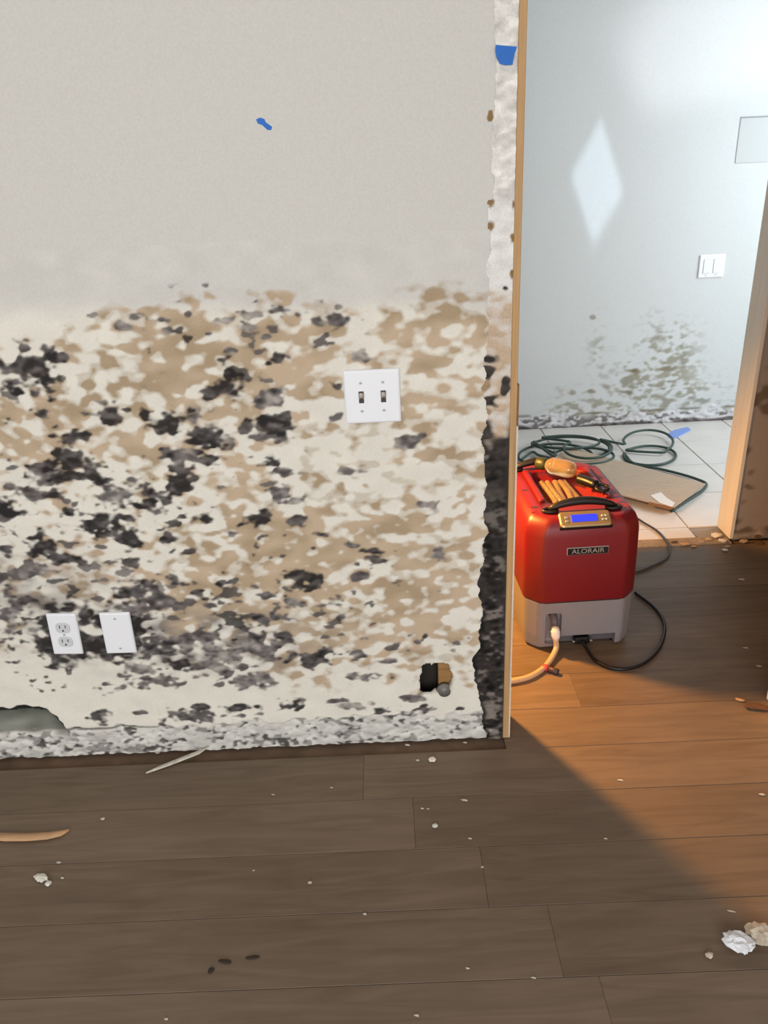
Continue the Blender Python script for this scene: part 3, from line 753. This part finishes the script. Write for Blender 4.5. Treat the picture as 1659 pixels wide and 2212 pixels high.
# drain hose: clear tube with a white coupling
M_clear = mat('cloudy_clear_tube', (226, 196, 158), .25, trans=.35, spec=.6)
M_pinkw = mat('white_fitting', (240, 222, 208), .35)
hs = [Dm @ Vector((-.082, -.214, .105)), Dm @ Vector((-.082, -.236, .098)), Dm @ Vector((-.080, -.247, .078)), Dm @ Vector((-.078, -.252, .05)), Dm @ Vector((-.080, -.262, .020)), onZ(1180, 1437, .009), onZ(1150, 1459, .009), onZ(1118, 1469, .009), onZ(1080, 1474, .009), onZ(1000, 1480, .009)]
tube('drain_hose', [Di @ p for p in catmull(hs, 8)], .0085, M_clear, D, 10)
tube('hose_elbow', [(-.084, -.211, .118), (-.083, -.225, .118), (-.082, -.238, .110), (-.081, -.246, .094)], .0105, M_dgrey2, D, 10)
cp = tube('hose_coupling', [(-.0815, -.246, .090), (-.080, -.2485, .078), (-.079, -.251, .064), (-.078, -.252, .050)], .011, M_pinkw, D, 12, taper=[.010, .0135, .0135, .010])
tube('clamp', [(-.094, -.2485, .077), (-.066, -.2485, .073)], .003, M_pinkw, cp, 6)

# things lying on top of it
cap_m = mat('dark_green_cap', (44, 52, 30), .45); amber = mat('gold_glint_plastic', (240, 222, 180), .07, trans=.85, spec=.8)  # gold tint stands in for warm reflections on clear plastic
A = Dm @ Vector((-.060, .135, .466)); B = Dm @ Vector((.040, .055, .462))
J = empty('plastic_bottle', ((A+B)/2)); tag(J, 'small clear bottle tinted for golden reflections, with dark green cap, lying on the red dehumidifier', 'bottle')
ax = (B-A).normalized(); Ln = (B-A).length
def lathe_axis(name, prof, m, parent):
    q = ax.to_track_quat('Z', 'Y').to_matrix()
    lp = [[q @ Vector((r_*math.cos(2*math.pi*k/20), r_*math.sin(2*math.pi*k/20), t*Ln-Ln/2)) for k in range(20)] for t, r_ in prof]
    return new_obj(name, bm_mesh(loft_bm(lp), name, True), m, parent)
lathe_axis('bottle_body', [(.24, .016), (.30, .020), (.36, .026), (.44, .028), (.50, .0262), (.56, .028), (.64, .0262), (.72, .028), (.86, .027), (.96, .022), (1.0, .012)], amber, J)
lathe_axis('cap', [(-.02, .016), (.0, .019), (.18, .020), (.25, .018)], cap_m, J)
C_ = empty('ribbed_hose', Dm @ Vector((0, -.045, .402))); C_.rotation_euler = (0, 0, math.radians(2))
tag(C_, 'ribbed clear hose bundle tinted for golden reflections, lying in the top trough of the dehumidifier', 'hose')
for k, xo in enumerate((-.052, -.034, -.016, .002, .020)):
    n_ = 90
    path = [(xo+.004*math.sin(t*4+k*1.7), -.066+.205*t, .0100+.004*(k % 2)*math.sin(math.pi*t)) for t in [i/n_ for i in range(n_+1)]]
    tube('hose_run', path, .009, amber, C_, 10, taper=[.0078+.0014*math.cos(i*1.9) for i in range(n_+1)])
o = empty('strap_plug', Dm @ Vector((.070, -.055, .445))); tag(o, 'short black plug with a finger ring on top of the dehumidifier', 'plug')
tube('plug_body', catmull([(-.034, .060, .010), (-.015, .030, .012), (.004, .004, .010)], 6), .015, M_black, o, 10)
ring = [(.018+.018*math.cos(a), -.014+.016*math.sin(a), .008+.004*math.sin(a)) for a in [2*math.pi*k/14 for k in range(15)]]
tube('finger_ring', ring, .005, M_black, o, 8)

# ================================================================ tiled room floor things
M_hose = mat('green_hose', (52, 74, 66), .42)
hp = []
def loop(cx, cy, rx, ry, a0, a1, z0, z1, n=18):
    for i in range(n):
        t = i/(n-1); a = math.radians(a0+(a1-a0)*t)
        hp.append(onZ(cx+rx*math.cos(a), cy-ry*math.sin(a), z0+(z1-z0)*t))
loop(1200, 985, 80, 26, 200, 560, .014, .020)
loop(1230, 968, 86, 24, 200, 520, .022, .030)
loop(1260, 985, 66, 18, 160, 540, .034, .040)
loop(1225, 955, 70, 14, 180, 500, .044, .046)
loop(1270, 968, 52, 22, 140, 420, .054, .050, 14)
loop(1400, 955, 54, 26, 190, -60, .040, .022, 16)
loop(1404, 984, 56, 21, 150, -190, .016, .012, 20)
hp += [onZ(1372, 1004, .012), onZ(1420, 1012, .013), onZ(1470, 1024, .014), onZ(1508, 1036, .014), onZ(1526, 1046, .013), onZ(1515, 1062, .012), onZ(1490, 1078, .012), onZ(1466, 1094, .010), onZ(1450, 1104, .010)]
tag(tube('garden_hose', catmull(hp, 3), .0064, M_hose, None, 8), 'dark green hose coiled and looped on the pale tile floor', 'hose')
# cardboard sheet
M_card = mat('tan_cardboard', (186, 164, 142), .8, noise=(22, .10, (1, 5, 1)), bump=(40, .2, .002))
cz = .030
cpts = [onZ(1180, 1010, cz), onZ(1210, 980, cz), onZ(1238, 971, cz), onZ(1330, 995, cz), onZ(1440, 1025, cz), onZ(1524, 1047, cz), onZ(1492, 1072, cz), onZ(1456, 1098, cz), onZ(1400, 1086, cz), onZ(1330, 1068, cz), onZ(1260, 1044, cz)]
kb = empty('cardboard_sheet', (cpts[4].x, cpts[4].y, .004)); tag(kb, 'flattened tan cardboard sheet lying on tiles behind the dehumidifier', 'cardboard')
lc = [p-kb.location for p in cpts]
sheet('board', lc, -.005, M_card, kb)
sheet('curled_edge', [p-kb.location for p in (onZ(1402, 1084, .036), onZ(1457, 1097, .036), onZ(1448, 1101, .028), onZ(1400, 1090, .028))], .002, mat('cardboard_edge', (140, 100, 66), .8), kb)
sheet('torn_paper', [p-kb.location for p in (onZ(1405, 1070, .0368), onZ(1428, 1063, .0368), onZ(1440, 1075, .0368), onZ(1458, 1086, .0368), onZ(1452, 1095, .0368), onZ(1425, 1086, .0368))], .001, mat('white_paper', (230, 228, 224), .8), kb)
# thin cable looping out right of the dehumidifier
cab = [onZ(1330, 1105, .010), onZ(1365, 1114, .010), onZ(1392, 1130, .010), onZ(1418, 1146, .010), onZ(1438, 1168, .010), onZ(1447, 1190, .010), onZ(1436, 1209, .006), onZ(1410, 1222, .006), onZ(1380, 1234, .006), onZ(1350, 1240, .006)]
tag(tube('thin_cable', catmull(cab, 6), .0042, mat('dark_grey_cable', (62, 58, 58), .45)), 'thin dark cable looping from the threshold behind the dehumidifier', 'cable')
# blue scrap by the far wall
bs_ = [(1440, 938), (1458, 928), (1486, 922), (1492, 928), (1476, 938), (1456, 946), (1444, 946)]
tag(sheet('plastic_scrap', [onZ(x, y, .005+.004*(i % 2)) for i, (x, y) in enumerate(bs_)], .003, mat('pale_blue_plastic', (128, 158, 226), .4)), 'pale blue plastic scrap on the tiles near the far wall', 'scrap')

# ================================================================ debris on the plank floor
def chip_mesh(seed, sx, sy, sz):
    r_ = random.Random(seed); b = bmesh.new(); bmesh.ops.create_icosphere(b, subdivisions=3 if seed in (3, 41, 42) else 1, radius=1)
    for v in b.verts:
        k = r_.uniform(.65, 1.15); v.co = Vector((v.co.x*sx*k, v.co.y*sy*k, v.co.z*sz*r_.uniform(.7, 1.1)))
    mz = min(v.co.z for v in b.verts)
    for v in b.verts: v.co.z -= mz
    return b
M_chalk = mat('drywall_white', (222, 218, 208), .9, noise=(120, .12))
M_chalk2 = mat('dirty_plaster', (176, 160, 140), .9, noise=(90, .25))
M_crumb = mat('greyed_crumb', (196, 188, 176), .9, noise=(120, .12))
M_splint = mat('light_splinter', (190, 150, 112), .7, noise=(20, .2, (1, 6, 1)))
def px_chip(name, px, py, rx, ry, m, label, cat, group=None, h=.5, rot=0, seed=1, z=0):
    p = onZ(px, py, z); s_ = (p-Vector((0, 0, EYE))).dot(Vector(FW))/FPX
    me_ = bm_mesh(chip_mesh(seed, rx*s_, ry*s_*1.5, h*min(rx, ry)*s_), name)
    o_ = new_obj(name, me_, m, None, (p.x, p.y, z)); o_.rotation_euler = (0, 0, math.radians(rot))
    return tag(o_, label, cat, group)
# white strip pulled from the wall foot
sp = [onZ(316, 1670, .002), onZ(340, 1660, .004), onZ(372, 1648, .006), onZ(405, 1635, .007), onZ(436, 1623, .008), onZ(452, 1612, .010)]
b = bmesh.new()
q = []
for i, p in enumerate(sp):
    wd = (.001, .007, .0095, .0105, .0095, .007)[i]
    n_ = Vector((.5, .86, 0))
    q.append([p-n_*wd+Vector((0, 0, -.0015)), p+n_*wd+Vector((0, 0, -.0015)), p+n_*wd*.9+Vector((0, 0, .003)), p-n_*wd*.8+Vector((0, 0, .0035))])
tag(new_obj('paint_strip', bm_mesh(loft_bm(q, bm=b), 'paint_strip'), mat('flaky_white_strip', (204, 198, 184), .85, noise=(60, .25))), 'pale peeled strip sticking out from the foot of the mouldy wall', 'strip')
# curled wood splinter at the left edge
sp = [onZ(-14, 1806, .004), onZ(15, 1808, .006), onZ(60, 1808, .007), onZ(105, 1805, .006), onZ(135, 1799, .005), onZ(150, 1793, .003)]
q = []
for i, p in enumerate(sp):
    wd = (.010, .011, .0105, .010, .008, .002)[i]
    q.append([p+Vector((0, -wd, -.002)), p+Vector((0, wd, -.002)), p+Vector((0, wd, .001)), p+Vector((0, 0, .0035)), p+Vector((0, -wd, .0005))])
tag(new_obj('wood_splinter', bm_mesh(loft_bm(q), 'wood_splinter', True), M_splint), 'long tan wood splinter on the planks at the left picture edge', 'splinter')
px_chip('drywall_chunk', 90, 1899, 17, 7, M_chalk, 'larger flaky white drywall chunk on the planks at lower left', 'debris', h=.6, rot=-20, seed=3)
px_chip('drywall_chunk', 104, 1911, 9, 6, M_chalk, 'small white piece touching the drywall chunk at lower left', 'debris', h=.6, rot=-30, seed=4)
px_chip('drywall_chunk', 933, 1643, 10, 6, M_chalk, 'off-white lump on the planks below the wall hole', 'debris', h=.8, seed=5, rot=-20)
px_chip('drywall_chunk', 939, 1787, 8, 5, M_chalk, 'square white crumb alone on the planks, middle of the floor', 'debris', h=.8, seed=6)
for i, (x, y, rx, ry) in enumerate([(902,1643,6,3),(222,1770,7,4),(127,1864,8,3),(135,1897,6,2.5),(670,1908,7,4),(788,1975,6,3),(716,1702,5,2),(340,1627,8,3),(912,1747,5,2.5),(925,1748,5,2),(1003,1729,11,3),(1015,1812,6,2.5),(1042,1874,5,3),(1010,2092,6,2.5),(1153,2113,9,2.5),(900,2194,8,3),(359,2202,6,3),(548,1881,4,2),(880,1610,8,3),(1005,1605,7,2.5),(1340,1686,9,2.5),(1645,1717,9,3),(1602,1253,10,4),(1579,1969,12,2.5),(1640,1440,9,2.5),(1308,1812,6,2),(1610,1400,8,2),(590,1717,6,2)]):
    px_chip('drywall_crumb', x, y, rx*.85, ry*.8, M_crumb, 'tiny white drywall crumb scattered on the brown planks', 'debris', 'drywall crumbs on the planks', .6, -15, 20+i % 5)
for i, (x, y, rx, ry, rt) in enumerate([(545, 2070, 20, 3.5, 4), (485, 2078, 22, 4, -14), (455, 2098, 9, 5, 20)]):
    px_chip('dark_splinter', x, y, rx, ry, mat('dark_bark', (50, 38, 30), .8), ('dark thin splinter on the lower planks, rightmost of three', 'dark long splinter on the lower planks, middle of three', 'short dark fleck on the lower planks, leftmost of three')[i], 'splinter', None, .5, rt, 30+i)
# crumpled paper and plaster at the right edge
M_paper = mat('crumpled_paper', (226, 226, 230), .8, bump=(60, .5, .003)); M_paper2 = mat('beige_plaster', (196, 184, 166), .9, noise=(60, .2))
px_chip('crumpled_paper', 1596, 2046, 34, 17, M_paper, 'white crumpled paper piece on the floor at lower right', 'paper', None, .9, -28, 41)
px_chip('plaster_chunk', 1640, 2026, 30, 18, M_paper2, 'beige plaster chunk beside the white crumpled paper at lower right', 'debris', None, .8, -15, 42)
px_chip('plaster_chunk', 1532, 2066, 11, 6, M_paper2, 'small beige plaster bit left of the crumpled paper', 'debris', None, .8, 20, 43)
px_chip('dirt_clump', 1630, 1530, 34, 9, mat('brown_dirt', (96, 66, 44), .9, noise=(70, .3)), 'dark brown dirt clump on the floor by the right picture edge', 'debris', None, .6, -12, 44)
px_chip('wood_chip', 1598, 1514, 12, 5, M_splint, 'light wood chip beside the dirt clump at the right edge', 'debris', None, .6, -25, 45)
# rubble round the foot of the far jamb
rr = random.Random(9)
for i, (x, y, rx, ry, k) in enumerate([(1545,1160,14,7,0),(1562,1172,10,6,0),(1530,1166,8,4,1),(1585,1155,9,8,2),(1602,1160,10,7,2),(1618,1150,8,9,2),(1632,1162,10,8,2),(1650,1156,9,10,2),(1570,1182,9,4,1),(1606,1172,12,5,1),(1640,1174,12,4,2),(1480,1178,16,4,3),(1455,1174,10,4,2),(1500,1182,7,3,3),(1515,1172,9,4,1),(1566,1190,8,4,0)]):
    m_ = (M_chalk, M_chalk2, mat('dark_rubble', (84, 68, 56), .95), M_splint)[k]
    px_chip('rubble_bit', x, y, rx, ry, m_, ('white broken plaster bit', 'dull beige plaster bit', 'dark brown rubble bit', 'tan wood bit')[k]+' in the rubble at the foot of the far doorway', 'debris', ('white', 'beige', 'dark', 'wood')[k]+' rubble at the far doorway', .8, rr.uniform(-40, 40), 50+i % 6, .004 if y < 1172 and x < 1570 else 0)
# red-capped fitting by the drain hose
o = empty('hose_fitting', onZ(1187, 1452, 0)); tag(o, 'small dark fitting with a red cap on the floor by the drain hose', 'fitting')
tube('fitting_body', [(-.004, .004, .009), (.010, -.006, .009), (.022, -.014, .009)], .0085, mat('dark_purple_plastic', (66, 50, 56), .5), o, 10)
tube('red_cap', [(-.016, .014, .0095), (-.004, .004, .0095)], .0095, mat('red_cap_plastic', (214, 62, 66), .45), o, 10)
# pale scrap added for the bright streak beside the dehumidifier
fl_ = [(1119, 1312), (1128, 1308), (1133, 1330), (1136, 1365), (1131, 1376), (1124, 1345)]
tag(sheet('streak_scrap', [onZ(x, y, .012+.012*(i % 2)) for i, (x, y) in enumerate(fl_)], .002, mat('streak_gloss', (236, 214, 176), .25)), 'pale glossy scrap added for the bright streak on the corridor floor left of the dehumidifier', 'film')
